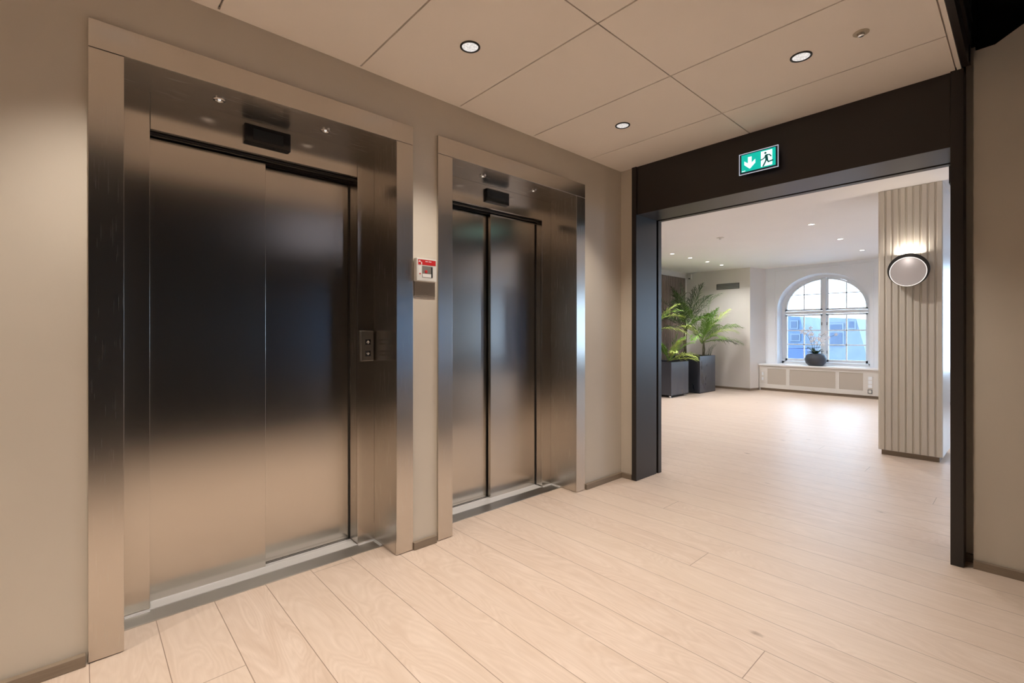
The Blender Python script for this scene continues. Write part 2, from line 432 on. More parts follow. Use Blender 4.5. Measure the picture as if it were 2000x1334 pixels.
# the high window of the dark side: plain frame with pane
r_ = thing('window_5', (2.8, oy, 2.4), '', ''); del r_['label']; del r_['category']; r_['kind'] = 'structure'
q = MB().box(2.45, 3.15, oy-.08, oy-.02, 2.4, 2.44).box(2.45, 3.15, oy-.08, oy-.02, 3.04, 3.08).box(2.45, 2.49, oy-.08, oy-.02, 2.44, 3.04).box(3.11, 3.15, oy-.08, oy-.02, 2.44, 3.04)
q.build('window_frame', frame_m, r_)
tint_m = glass_m.copy(); tint_m.name = 'tinted_glass'  # dark tint added to tone down the sky reflected in the doors
for nd in tint_m.node_tree.nodes:
    if nd.type == 'BSDF_TRANSPARENT': nd.inputs[0].default_value = (.44, .37, .35, 1)
B(2.47, 3.13, oy-.052, oy-.048, 2.42, 3.06).build('pane', tint_m, r_)
r_ = thing('window_6', (8.0, -8.5, 0), '', ''); del r_['label']; del r_['category']; r_['kind'] = 'structure'
for xx in (6.3, 7.13, 7.98, 8.83, 9.65): B(xx, xx+.05, -8.56, -8.50, 0, 2.25).build('mullion', frame_m, r_)
blue_m = glass_m.copy(); blue_m.name = 'blue_dimming_glass'  # blue tint added so the sky mirrors dim and blue in the lift frames
for nd in blue_m.node_tree.nodes:
    if nd.type == 'BSDF_TRANSPARENT': nd.inputs[0].default_value = (.13, .20, .27, 1)
for xx in (6.35, 7.18, 8.03, 8.88): B(xx, xx+.79, -8.54, -8.535, .0, 2.25).build('pane', blue_m, r_)
# sky portals in the openings guide daylight sampling only
for cy in CEN:
    l = lamp('window_portal', 'AREA', (10.95, cy, 1.45), None, shape='RECTANGLE', size=1.8, size_y=1.6, rot=(0, PI/2, 0)); l.data.cycles.is_portal = True

# window sill and radiator cover, kept as separate things
sl = MB().prism([(RXF-.025, 3.765, .512), (WX+.0, 3.765, .512), (WX+.0, -8.4, .512), (RXF-.025, -8.4, .512)], (0, 0, .03))
sl.box(WX-.01, 10.84, CEN[0]-.76, CEN[0]+.76, .512, .553)
struct('trim_4', sl, painted('sill_white', (.84, .85, .88), .3, .01), .003)
rc = thing('radiator_cover', (10.47, 2.2, 0), 'long low white radiator cover with beige mesh panels under the arched window', 'radiator cover')
q = MB(); RF = RXF
q.box(RF, RF+.018, -.2, 3.755, .052, .135).box(RF, RF+.018, -.2, 3.755, .45, .512)
pan = [(3.255, 3.60), (2.42, 3.19), (2.0, 2.36), (.9, 1.60)]
post = [(3.60, 3.755), (3.19, 3.255), (2.36, 2.42), (1.60, 2.0), (-.2, .9)]
for a, b in post: q.box(RF, RF+.018, a, b, .135, .45)
q.box(RF+.018, WX-.004, 3.735, 3.755, .0, .51)
q.build('casing', painted('cover_cream_paint', (.70, .67, .63), .45, .01), rc, .003)
for a, b in pan: B(RF+.008, RF+.014, a-.002, b+.002, .133, .452).build('mesh_panel', mesh_m, rc)
B(RF+.03, RF+.05, -.2, 3.735, 0, .052).build('plinth', skirt_m, rc)
def plate(y0, y1, z0, z1, name, label, cat, n):
    r = thing(name, (RF, (y0+y1)/2, z0), label, cat)
    B(RF-.008, RF, y0, y1, z0, z1).build('cover_plate', plastic_m, r, .002)
    for i in range(n):
        zc = z0+(z1-z0)*(i+.5)/n; B(RF-.012, RF-.008, y0+.012, y1-.012, zc-.03, zc+.03).build('socket_insert', frame_m, r, .001)
plate(3.66, 3.715, .19, .39, 'wall_socket', 'tall white socket strip at the left end of the radiator cover', 'socket', 2)
plate(1.855, 1.935, .19, .40, 'wall_socket', 'tall white socket strip at the right end of the radiator cover', 'socket', 3)
r = thing('wall_outlet', (RF, 1.9, .09), 'small square grey-edged outlet low at the right end of the radiator cover', 'socket')
B(RF-.014, RF, 1.865, 1.93, .095, .165).build('cover_plate', grille_m, r, .003)
B(RF-.018, RF-.014, 1.876, 1.919, .106, .154).build('socket_insert', plastic_m, r, .001)

# ---------------------------------------------------------------- elevators
def elevator(x0, front_right, label):
    """x0 = left outer edge of the steel surround; opening 0.9 x 2.0 m"""
    r = thing('elevator', (x0+.644, 2.3, 0), label, 'elevator')
    YF, YB, ZO, ZT = 2.2085, 2.462, 2.156, 2.256
    xa, xb = x0+.097, x0+1.190; xo = x0+1.287
    B(x0, xa, YF, YF+.012, .004, ZO-.0015).build('frame_jamb', steel_frame, r, .0012)
    B(xb, xo, YF, YF+.012, .004, ZO-.0015).build('frame_jamb', steel_frame, r, .0012)
    B(x0, xo, YF, YF+.012, ZO+.0005, ZT).build('frame_head', steel_frame, r, .0012)
    B(xa-.004, xa, YF+.012, YB, .004, ZO).build('frame_reveal', steel_frame, r)
    B(xb, xb+.004, YF+.012, YB, .004, ZO).build('frame_reveal', steel_frame, r)
    so = B(xa, xb, YF+.002, YB, ZO, ZO+.004).build('frame_soffit', steel_frame, r)
    od0, od1 = x0+.193, x0+1.093
    B(xa, od0, YB, YB+.02, .012, ZO).build('front_return', steel_door, r, .001)
    B(od1, xb, YB, YB+.02, .012, ZO).build('front_return', steel_door, r, .001)
    B(od0+.0015, od1-.0015, YB, YB+.02, 2.005, ZO).build('header_panel', steel_door, r, .001)
    # inner returns of the door opening
    B(od1, od1+.006, YB+.02, 2.66, .012, 2.005).build('opening_lining', steel_frame, r)
    B(od0-.006, od0, YB+.02, 2.66, .012, 2.005).build('opening_lining', steel_frame, r)
    g = MB().box(od0, od1, YB+.02, YB+.05, 2.02, 2.05).box(od0, od1, 2.50, 2.512, 2.004, 2.03).box(od0, od1, 2.556, 2.562, 1.998, 2.03).box(od0, od1, 2.60, 2.66, 1.99, 2.05)
    g.build('door_track', gap_m, r)
    g = MB().box(od0, od1, 2.5145, 2.5185, 1.9965, 2.003).box(od0, od1, 2.5635, 2.567, 1.990, 1.996)
    g.build('track_rail', steel_frame, r)
    xm = x0+.652
    if front_right:
        f = (od0+.455, od1+.008); b = (od0-.01, od0+.475)
    else:
        f = (od0-.008, od0+.460); b = (od0+.435, od1-.0-.0)
    B(f[0], f[1], 2.532, 2.558, .004, 1.992).build('door_panel', steel_door, r, .0015)
    bx1 = b[1] if front_right else od1+.006
    B(b[0], bx1, 2.572, 2.598, .004, 1.986).build('door_panel', steel_door, r, .0015)
    if not front_right: B(od1-.0, od1+.0001, 2.5, 2.6, 0, 1.99)
    # bottom reveal strips, sill and outer threshold plate
    q = MB().box(od0, od1, YB+.002, 2.640, -.002, .006).box(od0, od1, 2.528, 2.533, .006, .008)
    q.build('door_sill', alu_m, r)
    B(od0, od1, 2.561, 2.569, .0058, .0066).build('sill_groove', gap_m, r)
    B(xa+.001, xb-.001, 2.362, YB, -.002, .004).build('threshold_plate', steel_plate, r, .001)
    B(xa+.001, od0, YB-.012, YB, .004, .010).build('threshold_edge', alu_m, r)
    MB().box(od1, xb-.001, YB-.012, YB, .004, .010).box(xb-.012, xb-.001, 2.365, YB-.0118, .004, .010).build('threshold_edge', alu_m, r)
    gy = (2.524, 2.531) if front_right else (2.563, 2.571)
    B(od1-.004, od1, gy[0], gy[1], .006, 1.985).build('door_gap', gap_m, r)
    # display
    dx = x0+.540
    d = B(dx, dx+.202, YB-.022, YB, 2.043, 2.131).build('floor_display', blackgloss, r, .004)
    B(dx+.035, dx+.167, YB-.0235, YB-.022, 2.062, 2.112).build('display_screen', mat('display_screen_glass', (.012, .016, .018), .2), d)
    # soffit lamps
    for dxx in (.419, .871):
        q = MB().lathe((x0+dxx, 2.335, ZO), (0, 0, -1), [(0, 0), (.024, 0), (.024, .004), (.017, .006), (.010, .002), (0, .002)], 24)
        s_ = q.build('soffit_lamp', screwm, r)
        MB().lathe((x0+dxx, 2.335, ZO-.0025), (0, 0, -1), [(0, 0), (.006, 0), (.005, .003), (0, .004)], 14).build('lamp_lens', lens_m, s_)
    return r
e1 = elevator(.018, False, 'left steel lift entrance with wide double panel door and call buttons beside it')
e2 = elevator(1.463, True, 'right steel lift entrance next to the dark portal, lit reflections on its two door panels')
# call panel of the left lift
cp = B(1.126, 1.196, 2.446, 2.462, 1.004, 1.169).build('call_panel', steel_plate, e1, .0015, label='steel call panel with two arrow buttons')
for zc, up in ((1.107, 1), (1.045, -1)):
    bt = B(1.1475, 1.1785, 2.4435, 2.446, zc-.0155, zc+.0155).build('call_button', button_m, cp, .002)
    q = MB(); cx = 1.163
    q.box(cx-.0025, cx+.0025, 2.4425, 2.4435, zc-.008, zc+.006)
    tip = zc+up*.010
    for s in (1, -1): q.prism([(cx, 2.4425, tip), (cx+s*.009, 2.4425, tip-up*.010), (cx+s*.009, 2.4425, tip-up*.0145), (cx, 2.4425, tip-up*.0045)], (0, .001, 0))
    q.build('arrow_mark', mark_w, bt)

# defibrillator style alarm box between the lifts, on a painted backing board
bk = B(1.316, 1.447, 2.214, WY, 1.357, 1.558).build('backing_board', painted('backing_paint', (.26, .215, .17), .6), None, .001)
tag(bk, 'taupe backing board on the wall under the red and white alarm box', 'board')
ab = thing('alarm_box', (1.375, 2.2, 1.434), 'small white alarm box with red header and clear window between the two lifts', 'alarm box')
AY = 2.180
B(1.310, 1.4355, AY+.002, 2.214, 1.434, 1.557).build('housing', plastic_m, ab, .003)
q = MB().box(1.312, 1.4335, AY-.001, AY+.002, 1.436, 1.555); q.build('face_plate', plastic_m, ab, .001)
lb = B(1.318, 1.427, AY-.0018, AY-.001, 1.521, 1.549).build('red_label', red_m, ab)
q = MB()
for i in range(9):
    if i in (4,): continue
    q.box(1.362+.0042*i, 1.365+.0042*i, AY-.0024, AY-.0018, 1.538, 1.5425)
q.build('label_marking', mark_w, lb); q = MB()
q.prism([(1.320, AY-.0024, 1.535), (1.334, AY-.0024, 1.535), (1.327, AY-.0024, 1.546)], (0, .0006, 0)); q.build('label_symbol', mark_w, lb)
B(1.336, 1.341, AY-.0024, AY-.0018, 1.522, 1.536).build('label_symbol', mark_w, lb)
wn = B(1.342, 1.408, AY-.0018, AY-.001, 1.454, 1.516).build('clear_window', mat('box_interior', (.22, .20, .18), .15), ab)
MB().lathe((1.366, AY-.0018, 1.486), (0, -1, 0), [(0, .003), (.006, .003), (.009, .001), (.009, 0)], 16).build('red_handle', red_m, wn)
B(1.344, 1.398, AY-.0024, AY-.0018, 1.456, 1.474).build('document', mark_w, wn)
B(1.398, 1.407, AY-.0024, AY-.0018, 1.458, 1.512).build('dark_strip', gap_m, wn)
B(1.322, 1.335, AY-.0022, AY-.001, 1.470, 1.512).build('instruction_strip', mark_w, ab)
B(1.325, 1.333, AY-.0028, AY-.0022, 1.470, 1.476).build('strip_mark', red_m, ab)

# ---------------------------------------------------------------- portal
po = thing('portal_frame', (3.4, 1.16, 0), 'large dark bronze metal portal frame leading to the bright room', 'portal')
PF = 3.204
q = MB().box(PF, 3.505, 2.067, 2.108, 0, CZ); po_l = q.build('post', dark_m, po, .002)
B(3.525, 3.574, 2.063, 2.108, 0, 2.11).build('post_strip', dark_m, po, .0015)
B(3.50, 3.53, 2.080, 2.108, 0, 2.11).build('post_groove', gap_m, po)
q = MB().box(PF, 3.505, .213, .262, 0, CZ); q.build('post', dark_m, po, .002)
B(3.525, 3.574, .213, .266, 0, 2.11).build('post_strip', dark_m, po, .0015)
B(PF+.012, 3.505, .262, 2.067, 2.088, CZ).build('header_beam', dark_m, po, .002)
B(3.525, 3.574, .213, 2.108, 2.086, 2.52).build('header_strip', dark_m, po, .0015)
B(3.50, 3.53, .262, 2.08, 2.115, 2.3).build('header_groove', gap_m, po)

# exit sign
sg = thing('exit_sign', (PF, 1.15, 2.18), 'green and white emergency exit sign with arrow and running figure on the portal header', 'exit sign')
SX = 3.160
B(SX+.008, PF+.0115, 1.06, 1.245, 2.200, 2.305).build('housing', trim_black, sg, .004)
q = MB().box(SX, SX+.008, 1.035, 1.269, 2.3135, 2.317).box(SX, SX+.008, 1.035, 1.269, 2.182, 2.1855).box(SX, SX+.008, 1.035, 1.0385, 2.182, 2.317).box(SX, SX+.008, 1.2655, 1.269, 2.182, 2.317)
q.build('clear_rim', mat('clear_acrylic_edge', (.7, .75, .8), .15, emit=(.75, .8, 1), es=.35), sg, .001)
B(SX+.002, SX+.008, 1.040, 1.264, 2.187, 2.312).build('back_plate', mat('sign_edge_glass', (.02, .04, .07), .1), sg)
gr_m = mat('lit_green_sign', (0, .2, .15), .4, emit=(.0, .40, .32), es=.95)
wh_m = mat('lit_white_sign', (.6, .7, .7), .4, emit=(.72, 1, .96), es=.9)
gp = B(SX-.001, SX+.002, 1.050, 1.253, 2.197, 2.306).build('green_panel', gr_m, sg)
def P2(pts, x=SX-.0018, d=.0008): return MB().prism(yz([(1.253-.203*a, 2.197+.109*b) for a, b in pts], x), (d, 0, 0))
# u runs left to right in the picture (y decreasing), v upward
P2([(.20,.82),(.31,.82),(.31,.46),(.42,.62),(.42,.40),(.255,.12),(.09,.40),(.09,.62),(.20,.46)]).build('down_arrow', wh_m, gp)
P2([(.585,.06),(.91,.06),(.91,.93),(.585,.93)]).build('white_door', wh_m, gp)
man = MB()
def st(pts, w_, mb):
    for (a, b) in zip(pts, pts[1:]):
        ax, az = a[0]*.203, a[1]*.109; bx, bz = b[0]*.203, b[1]*.109
        dx, dz = bx-ax, bz-az; L_ = math.hypot(dx, dz); nx, nz = -dz/L_*w_, dx/L_*w_; ex, ez = dx/L_*w_*.5, dz/L_*w_*.5
        c4 = [(ax-ex+nx, az-ez+nz), (bx+ex+nx, bz+ez+nz), (bx+ex-nx, bz+ez-nz), (ax-ex-nx, az-ez-nz)]
        mb.prism([(SX-.0026, 1.253-u_, 2.197+v_) for u_, v_ in c4], (.0008, 0, 0))
hc = (1.253-.203*.715, 2.197+.109*.80)
man.cyl((SX-.0026, hc[0], hc[1]), (1, 0, 0), .0066, .0066, .0008, 20)
st([(.74,.66),(.755,.40)], .0080, man)                                  # torso
st([(.74,.67),(.67,.50),(.58,.45)], .0033, man)                         # front arm
st([(.75,.68),(.83,.66),(.88,.54)], .0033, man)                         # rear arm
st([(.745,.42),(.70,.24),(.65,.08)], .0042, man)                        # standing leg
st([(.76,.42),(.80,.26),(.93,.30)], .0040, man)                         # bent leg
man.build('running_figure', mat('dark_green_figure', (0, .06, .05), .4, emit=(0, .06, .055), es=.6), gp)
P2([(.015,.03),(.12,.03),(.12,.07),(.015,.07)]).build('sign_marking', wh_m, gp)

# ---------------------------------------------------------------- downlights
def downlight(x, y, z, label, group, ring_m, lm, R, power, colr, angle, blend=.6):
    r = thing('downlight', (x, y, z), label, 'downlight', group)
    MB().lathe((x, y, z), (0, 0, -1), [(R*.80, -.001), (R, -.001), (R, .003), (R*.84, .005), (R*.80, .001)], 40).build('trim_ring', ring_m, r, smooth=True)
    MB().lathe((x, y, z-.0005), (0, 0, -1), [(0, 0), (R*.82, 0), (R*.82, .001)], 40).build('lens', lm, r)
    lamp('downlight_beam', 'SPOT', (x, y, z-.012), r, energy=power, color=colr, spot_size=math.radians(angle), spot_blend=blend, shadow_soft_size=.035)
    return r
LB = {(1.31, 1.717): 'white lit ceiling spotlight in front of the gap between the lifts, nearest of three',
      (2.51, 1.717): 'smallest lit ceiling spotlight in front of the right lift',
      (2.51, .723): 'black-rimmed lit ceiling spotlight on the right, before the portal'}
for x in (-2.29, -1.09, .11, 1.31, 2.51):
    for y in (1.717, .723):
        downlight(x, y, CZ, LB.get((x, y), 'black-rimmed ceiling spotlight in the lobby outside the view'), 'black-rimmed downlights in the tiled ceiling', trim_black, lens_m, .046, LOBBY_W, WARM, 96, .7)
RL = [(7.42, 4.08), (8.05, 4.08), (8.72, 4.08), (9.34, 4.08), (6.71, 1.82), (8.05, 1.82), (9.38, 1.82)]
RLl = ['leftmost of the four room ceiling lights above the palms', 'second from left of the four room ceiling lights above the palms', 'third from left of the four room ceiling lights above the palms', 'rightmost of the four room ceiling lights above the palms, nearest the vent grille',
       'nearest of the three room ceiling lights beside the fluted column', 'middle of the three room ceiling lights beside the fluted column', 'farthest of the three room ceiling lights, close to the arched window']
for (x, y), lb in zip(RL, RLl):
    downlight(x, y, RZ, lb, 'white downlights in the room beyond', plastic_m, lensw_m, .042, ROOM_W, NEUT, 140, .8)
for (x, y) in ((4.3, 4.08), (5.6, 4.08), (4.9, 1.5), (5.0, -1.6), (7.5, -1.6), (5.0, -4.6), (7.5, -4.6)):
    downlight(x, y, RZ, 'white room ceiling light hidden behind the portal', 'white downlights in the room beyond', plastic_m, lensw_m, .042, ROOM_W, NEUT, 140, .8)
# ceiling sprinkler / sensors
r = thing('sprinkler', (2.505, .49, CZ), 'flat chrome sprinkler head in the tiled ceiling at upper right', 'sprinkler')
MB().lathe((2.505, .49, CZ), (0, 0, -1), [(0, -.001), (.030, -.001), (.030, .002), (.016, .004), (.012, .001), (0, .001)], 28).build('escutcheon', painted('brass_cream', (.5, .43, .32), .35), r)
MB().lathe((2.505, .49, CZ-.001), (0, 0, -1), [(.004, 0), (.005, .010), (.012, .011), (.012, .013), (0, .014)], 16).build('sprinkler_head', screwm, r)
r = thing('sprinkler', (6.68, 2.94, RZ), 'small white sprinkler in the plain ceiling of the bright room', 'sprinkler')
MB().lathe((6.68, 2.94, RZ), (0, 0, -1), [(0, 0), (.05, 0), (.05, .006), (.02, .010), (.008, .03), (0, .03)], 24).build('escutcheon', plastic_m, r)

# wall sensor and vent grille on the vent wall
r = thing('wall_sensor', (VX, 5.12, 2.38), 'small white box sensor high in the room corner above the palms', 'sensor')
B(VX-.06, VX, 5.07, 5.15, 2.375, 2.495).build('housing', plastic_m, r, .006)
B(VX-.062, VX-.058, 5.09, 5.13, 2.385, 2.405).build('sensor_eye', gap_m, r)
r = thing('vent_grille', (VX, 4.29, 2.10), 'grey slotted vent grille high on the off-white wall', 'vent')
B(VX-.012, VX, 4.045, 4.52, 2.105, 2.225).build('frame', grille_m, r, .002)
for k_ in range(3): B(VX-.018, VX-.010, 4.06, 4.505, 2.117+.035*k_, 2.141+.035*k_).build('slat', mat('slat_grey', (.27, .28, .27), .4, .3), r)

# slatted dark wood panel on the room's left wall
q = MB().box(3.7, VX-.12, LY-.012, LY-.002, .0, 2.40)
x = 3.72
while x < VX-.16: q.box(x, x+.035, LY-.034, LY-.012, .0, 2.40); x += .055
tag(q.build('slat_panel', painted('mauve_brown_slats', (.27, .215, .19), .6, .05)), 'mauve brown vertical slat panel on the wall behind the palms', 'wall panel')

# ---------------------------------------------------------------- fluted column
fc = thing('fluted_column', (5.85, .745, 0), 'beige column faced with vertical slats, carrying the round wall lamp', 'column')
CX = 5.675
q = MB().box(CX, 6.25, .512, .973, .045, RZ); q.build('core', painted('column_side_white', (.72, .71, .70), .28, .01), fc, .002)
q = MB(); x = .512; N = 9; pw = (.973-.512)/N
for i in range(N):
    a = .512+pw*i; q.prism([(CX, a+.000, .05), (CX-.015, a+.006, .05), (CX-.015, a+pw-.013, .05), (CX, a+pw-.006, .05)], (0, 0, RZ-.052))
q.box(CX-.003, CX, .512, .973, .05, RZ)
q.build('slat_facing', flute_m, fc, .0015)
q = MB().box(CX+.006, 6.22, .535, .950, 0, .05); q.build('plinth', skirt_m, fc)

# round wall lamp
SXF = CX-.018
wl = thing('wall_lamp', (SXF, .737, 1.737), 'round black-rimmed wall lamp with white dish glowing on the slatted column', 'wall lamp')
ax = Vector((-1, 0, -.0)).normalized()
cen = Vector((SXF-.07, .737, 1.737)); Rr = .150
q = MB().lathe(cen, ax, [(0, -.045), (Rr*.6, -.040), (Rr*.9, -.022), (Rr, .0), (Rr, .030), (Rr-.004, .033), (0, .033)], 64)
q.build('shade_shell', mat('shade_black', (.03, .027, .025), .4), wl, smooth=False)
Rd = .131; cd_ = cen+Vector((0, 0, -.0165))
q = MB().lathe(cd_, ax, [(0, .0335), (Rd*.5, .0345), (Rd*.85, .037), (Rd-.004, .040), (Rd, .040), (Rd, .033)], 64)
q.build('dish', mat('dish_white', (.62, .58, .58), .55), wl, smooth=True)
MB().lathe(cd_, ax, [(Rd-.003, .0405), (Rd+.002, .0405), (Rd+.002, .033), (Rd-.003, .033)], 64).build('light_ring', mat('lamp_glow', (.9, .9, .9), .4, emit=(1, .93, .88), es=.7), wl, smooth=True)
MB().cyl(cen+Vector((.072, 0, 0)), (-1, 0, 0), .045, .045, .030, 32).build('wall_mount', trim_black, wl)
lamp('lamp_glow_up', 'AREA', cen+Vector((.040, 0, .155)), wl, energy=.9, color=(1, .9, .8), shape='RECTANGLE', size=.06, size_y=.18, rot=(PI, 0, 0))
lamp('lamp_glow_dish', 'POINT', cen+Vector((-.075, 0, .085)), wl, energy=.10, color=(1, .92, .86), shadow_soft_size=.03)

# ---------------------------------------------------------------- palms
def frond(base, az, elev, L_, droop, lw, m, parent, nl=25, ll=.34, rnd=None):
    R_ = rnd or random
    mb = MB(); pts = []; d = Vector((math.cos(az)*math.cos(elev), math.sin(az)*math.cos(elev), math.sin(elev)))
    p = Vector(base); n_ = 18; st_ = L_/n_; pts.append(p.copy())
    for k in range(n_):
        d = (d + Vector((0, 0, -droop*(.3+1.4*k/n_)/n_))).normalized(); p = p+d*st_; pts.append(p.copy())
    mb.tube(pts, [.006*(1-.8*k/n_) for k in range(n_+1)], 5)
    for k in range(nl):
        t_ = .22+.77*k/(nl-1); fk = t_*n_; i0 = min(int(fk), n_-1); a = pts[i0].lerp(pts[i0+1], fk-i0)
        tan = (pts[i0+1]-pts[i0]).normalized(); side = tan.cross(Vector((0, 0, 1)))
        if side.length < .05: side = Vector((math.sin(az), -math.cos(az), 0))
        side.normalize(); upv = side.cross(tan).normalized()
        ln = ll*L_*math.sin(PI*(.18+.74*(t_-.22)/.78))*1.05
        for s in (1, -1):
            dd = (side*s*(.80-.35*t_) + tan*(.55+.5*t_) + upv*(.25+R_.uniform(-.22, .22))).normalized()
            wv = dd.cross(upv).normalized()*lw*R_.uniform(.7, 1.2)
            a1 = a+dd*ln*.5-Vector((0, 0, 1))*ln*.04; a2 = a+dd*ln-Vector((0, 0, 1))*ln*(.28+R_.uniform(0, .22))
            mb.add([a-wv*.4, a+wv*.4, a1+wv, a1-wv, a2], [(0, 1, 2, 3), (3, 2, 4)])
    mb.v = [(min(a_[0], VX-.03), min(a_[1], LY-.045), a_[2]) for a_ in mb.v]
    return mb.build('frond', m, parent)
def planter(x0, x1, y0, y1, h, lift, parent):
    t_ = .025
    q = MB().box(x0, x1, y0, y0+t_, lift, h).box(x0, x1, y1-t_, y1, lift, h).box(x0, x0+t_, y0+t_, y1-t_, lift, h).box(x1-t_, x1, y0+t_, y1-t_, lift, h).box(x0, x1, y0, y1, lift, lift+.02)
    q.build('planter', graph_m, parent, .006)
    B(x0+t_, x1-t_, y0+t_, y1-t_, h-.12, h-.045).build('soil', soil_m, parent)
    if lift:
        for a in (x0+.06, x1-.06):
            for b in (y0+.06, y1-.06): MB().cyl((a, b, 0), (0, 0, 1), .02, .02, lift, 12).build('foot', screwm, parent)
rnd = random.Random(11)
pA = thing('potted_palm', (9.18, 4.62, 0), 'tall palms in the larger graphite planter, standing nearest the off-white wall', 'potted plant')
planter(8.85, 9.52, 4.29, 4.94, .727, 0, pA)
def palm(parent, cx, cy, z0, stem_h, specs, seed):
    rr = random.Random(seed)
    for k in range(3):
        a = rr.uniform(0, 6.28); q = MB()
        q.tube([(cx+.03*math.cos(a), cy+.03*math.sin(a), z0-.03), (cx+.045*math.cos(a), cy+.045*math.sin(a), z0+stem_h*.5), (cx+.03*math.cos(a+.6), cy+.03*math.sin(a+.6), z0+stem_h)], [.016, .012, .010], 8)
        q.build('stem', stem_m, parent)
    for (azd, eld, L_, dr, m) in specs:
        frond((cx+rr.uniform(-.02, .02), cy+rr.uniform(-.02, .02), z0+stem_h*rr.uniform(.8, 1.0)), math.radians(azd), math.radians(eld), L_, dr, .0085, m, parent, rnd=rr)
D, G_, Y_ = leaf_dark, leaf_mid, leaf_lite
# image right is roughly azimuth -42, image left 138, towards camera -155+... 
palm(pA, 9.15, 4.72, .68, .62, [(100, 84, 1.00, .35, D), (140, 74, .95, .6, D), (-30, 72, .98, .5, D), (-50, 55, .95, .6, D), (135, 50, .95, 1.1, D), (160, 35, .95, 1.5, D), (-100, 60, .85, .9, D), (200, 55, .85, .9, D), (60, 60, .85, .8, D), (150, 15, .80, 1.2, D), (120, 62, .9, .8, D), (-45, 80, .92, .5, D), (-20, 40, .85, 1.0, D), (110, 40, .85, 1.2, D), (175, 68, .85, .9, D), (250, 40, .7, 1.0, G_)], 3)
palm(pA, 9.22, 4.42, .68, .34, [(-60, 80, .85, .3, G_), (-40, 58, .88, .7, Y_), (-35, 38, .92, .9, G_), (150, 70, .80, .6, G_), (170, 45, .75, 1.0, Y_), (-120, 55, .70, 1.1, G_), (220, 60, .70, .8, G_), (-20, 65, .8, .6, G_), (-50, 20, .80, .9, G_), (-75, 40, .70, 1.2, Y_), (-38, 8, .70, .5, D), (-90, 70, .75, .6, G_), (100, 60, .7, .9, G_), (-50, 48, .8, 1.1, G_), (190, 30, .65, 1.2, G_), (-10, 50, .7, 1.0, G_), (250, 35, .6, 1.2, G_)], 5)
q = MB()
for k in range(9):
    a = (9.40+rnd.uniform(-.06, .06), 4.40+rnd.uniform(-.06, .06), .66); t_ = (a[0]+rnd.uniform(-.05, .30), a[1]-rnd.uniform(.0, .16), .66+rnd.uniform(.2, .34))
    q.tube([a, ((a[0]+t_[0])/2-.02, (a[1]+t_[1])/2, (a[2]+t_[2])/2+.05), t_], [.003, .0025, .001], 4)
q.build('grass_blades', leaf_dark, pA)
pB = thing('potted_palm', (8.15, 4.66, 0), 'bright green palm in the smaller graphite planter beside the dark portal post', 'potted plant')
planter(7.86, 8.50, 4.34, 4.98, .645, .03, pB)
palm(pB, 8.02, 4.75, .60, .80, [(-45, 62, .62, 1.1, Y_), (-30, 28, .62, .9, Y_), (-55, 5, .60, .7, Y_), (120, 70, .8, .8, G_), (60, 70, .8, .5, G_), (200, 45, .8, 1.0, G_), (-70, 50, .6, 1.2, G_)], 8)
palm(pB, 8.22, 4.58, .60, .06, [(-50, 78, .52, .4, G_), (-45, 52, .58, .9, G_), (-30, 28, .62, .9, Y_), (120, 66, .60, .7, G_), (-110, 60, .55, .9, Y_), (180, 55, .55, 1.0, G_), (-80, 30, .50, 1.0, Y_), (220, 40, .5, 1.0, Y_), (-20, 60, .58, .7, G_), (90, 60, .6, .8, G_), (-60, 14, .52, .5, Y_)], 9)

# ---------------------------------------------------------------- orchid on the sill
oc = (10.50, 2.775)
oz = .542
og = thing('orchid_pot', (oc[0], oc[1], oz), 'white orchid in a round dark pot on the window sill', 'orchid')
prof = [(0, 0), (.11, 0), (.125, .008), (.165, .05), (.182, .11), (.180, .15), (.160, .205), (.125, .232), (.112, .236), (.105, .228), (.10, .20), (0, .20)]
MB().lathe((oc[0], oc[1], oz), (0, 0, 1), prof, 48).build('pot', pot_m, og, smooth=True)
rr = random.Random(4)
for k in range(9):
    a = k*2.4+.3; L_ = rr.uniform(.12, .19); wv = .028
    d = Vector((math.cos(a), math.sin(a), 0)); s = Vector((-math.sin(a), math.cos(a), 0)); b = Vector((oc[0], oc[1], oz+.20)) + d*.02
    e = rr.uniform(.4, 1.2); q = MB(); prevs = None; V_ = []; F_ = []
    for i in range(7):
        u = i/6; c_ = b+d*L_*u*math.cos(e*.6)+Vector((0, 0, 1))*(L_*(u*math.sin(e)+.35*u-.55*u*u)+.02); ww = wv*math.sin(PI*min(.97, .15+.85*u))+.002
        V_ += [c_-s*ww+Vector((0, 0, .008)), c_, c_+s*ww+Vector((0, 0, .008))]
    for i in range(6):
        F_ += [(3*i, 3*i+1, 3*i+4, 3*i+3), (3*i+1, 3*i+2, 3*i+5, 3*i+4)]
    q.add(V_, F_); lf = q.build('leaf', leaf_orch, og, smooth=True)
    so_ = lf.modifiers.new('thick', 'SOLIDIFY'); so_.thickness = .003
def flower(c, nrm, R_, parent):
    q = MB(); nz = Vector(nrm).normalized(); q_ = nz.to_track_quat('Z', 'Y')
    for k in range(5):
        a = k*2*PI/5+.3; V_ = [Vector((0, 0, 0))]
        for (rr_, da) in ((.5, -.45), (.85, -.3), (1, 0), (.85, .3), (.5, .45)): V_.append(Vector((R_*rr_*math.cos(a+da), R_*rr_*math.sin(a+da), -.15*R_*rr_)))
        q.add([Vector(c)+q_ @ v for v in V_], [tuple(range(6))])
    q.cyl(Vector(c), nz, R_*.16, R_*.08, R_*.3, 8)
    return q.build('flower', petal_m, parent)
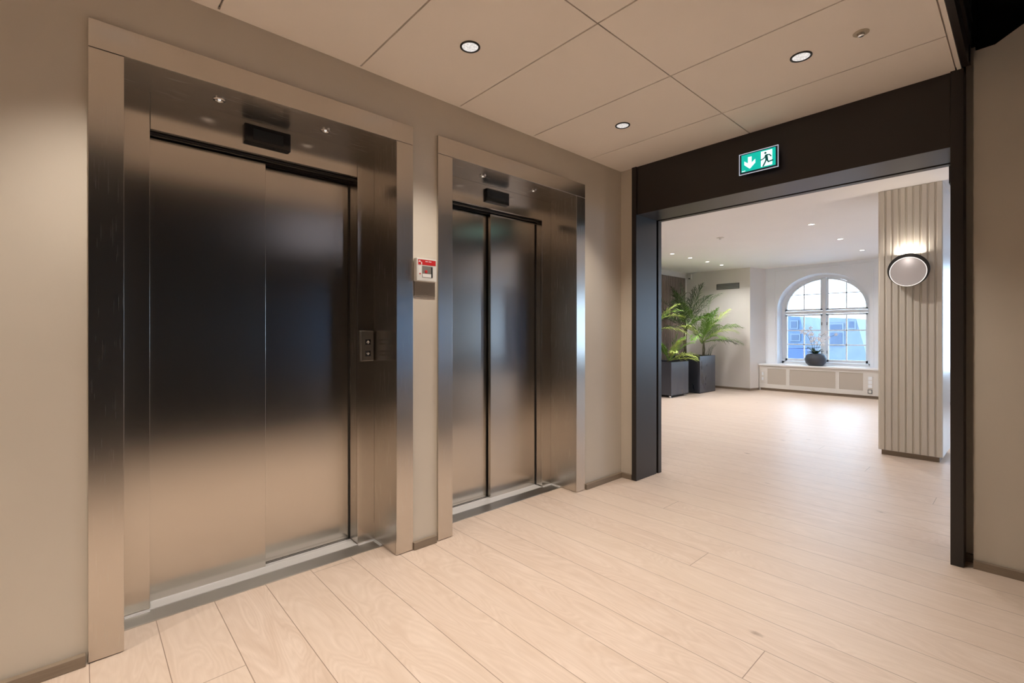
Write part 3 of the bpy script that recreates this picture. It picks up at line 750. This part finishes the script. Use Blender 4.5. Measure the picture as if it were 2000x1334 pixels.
for (dy, top, lean) in ((.09, .62, .14), (-.02, .56, -.16), (.03, .66, .05), (-.06, .5, -.26)):
    pts = []; b = Vector((oc[0], oc[1]+dy*.3, oz+.20))
    for i in range(13):
        u = i/12; pts.append(b+Vector((-.05*u*u, dy*u+lean*u*u*1.1, top*(1.35*u-.55*u*u)-.0)))
    MB().tube(pts, .003, 5).build('flower_stem', stem_m, og)
    for k in range(7):
        i = 5+k if 5+k < 13 else 12
        c_ = pts[i]+Vector((rr.uniform(-.05, .0), rr.uniform(-.04, .04), rr.uniform(-.03, .03)))
        flower(c_, (-1, rr.uniform(-.5, .3), rr.uniform(-.2, .4)), rr.uniform(.030, .042), og)

# ---------------------------------------------------------------- outside
slate = painted('slate_roof', (.045, .07, .12), .6, .2); rend = painted('pale_render', (.085, .10, .13), .7, .1)
pane_d = mat('dark_far_window', (.015, .028, .06), .3); deep = painted('blue_hoarding', (.022, .045, .16), .5, .1)
def onx(px, py, X):
    F, A_ = 921., math.radians(47.58); u = (px-1000)/F; v_ = (653-py)/F
    d = (math.cos(A_)+u*math.sin(A_), math.sin(A_)-u*math.cos(A_), v_); k = X/d[0]; return (X, d[1]*k, 1.15+v_*k)
def building(pts, X, depth, m, label, wins, base=None, wm=None):
    P_ = [onx(a, b, X) for a, b in pts]; c_ = P_[0]
    r = thing('building', (X+depth/2, sum(p[1] for p in P_)/len(P_), -5), label, 'building')
    MB().prism(P_, (depth, 0, 0)).build('roof', m, r)
    ylo = min(p[1] for p in P_); yhi = max(p[1] for p in P_); zlo = min(p[2] for p in P_)
    B(X+.02, X+depth, ylo, yhi, -5, zlo).build('wall', base or rend, r)
    for (a0, b0, a1, b1) in wins:
        p, q_ = onx(a0, b0, X-.06), onx(a1, b1, X-.06); y0_, y1_ = sorted((p[1], q_[1])); z0_, z1_ = sorted((p[2], q_[2]))
        fr_ = B(X-.06, X+.03, y0_-.06, y1_+.06, z0_-.06, z1_+.06).build('window', rend, r)
        B(X-.08, X-.055, y0_, y1_, z0_, z1_).build('pane', wm or pane_d, fr_)
building([(1528, 618), (1562, 618), (1576, 680), (1528, 680)], 24, 3.6, slate, 'slate mansard roof seen through the left half of the arched window', [(1545, 628, 1556, 640), (1546, 654, 1560, 664)], deep)
building([(1595, 621), (1606, 621), (1612, 675), (1584, 675)], 28, 3, rend, 'narrow pale gable seen behind the orchid flowers', [(1598, 630, 1604, 645)])
building([(1616, 620), (1672, 622), (1700, 720), (1616, 720)], 22, 5, rend, 'pale blue mansard house seen through the right half of the arched window', [(1622, 634, 1644, 644), (1622, 650, 1645, 672), (1658, 628, 1668, 640)])
struct('trim_5', MB().box(11.3, 12.6, -9, 5, 2.66, 2.78), painted('eaves_blue_grey', (.10, .13, .17), .6))
struct('ground_outside', B(11.5, 60, -40, 60, -5.1, -5), painted('paving', (.35, .38, .42), .8))
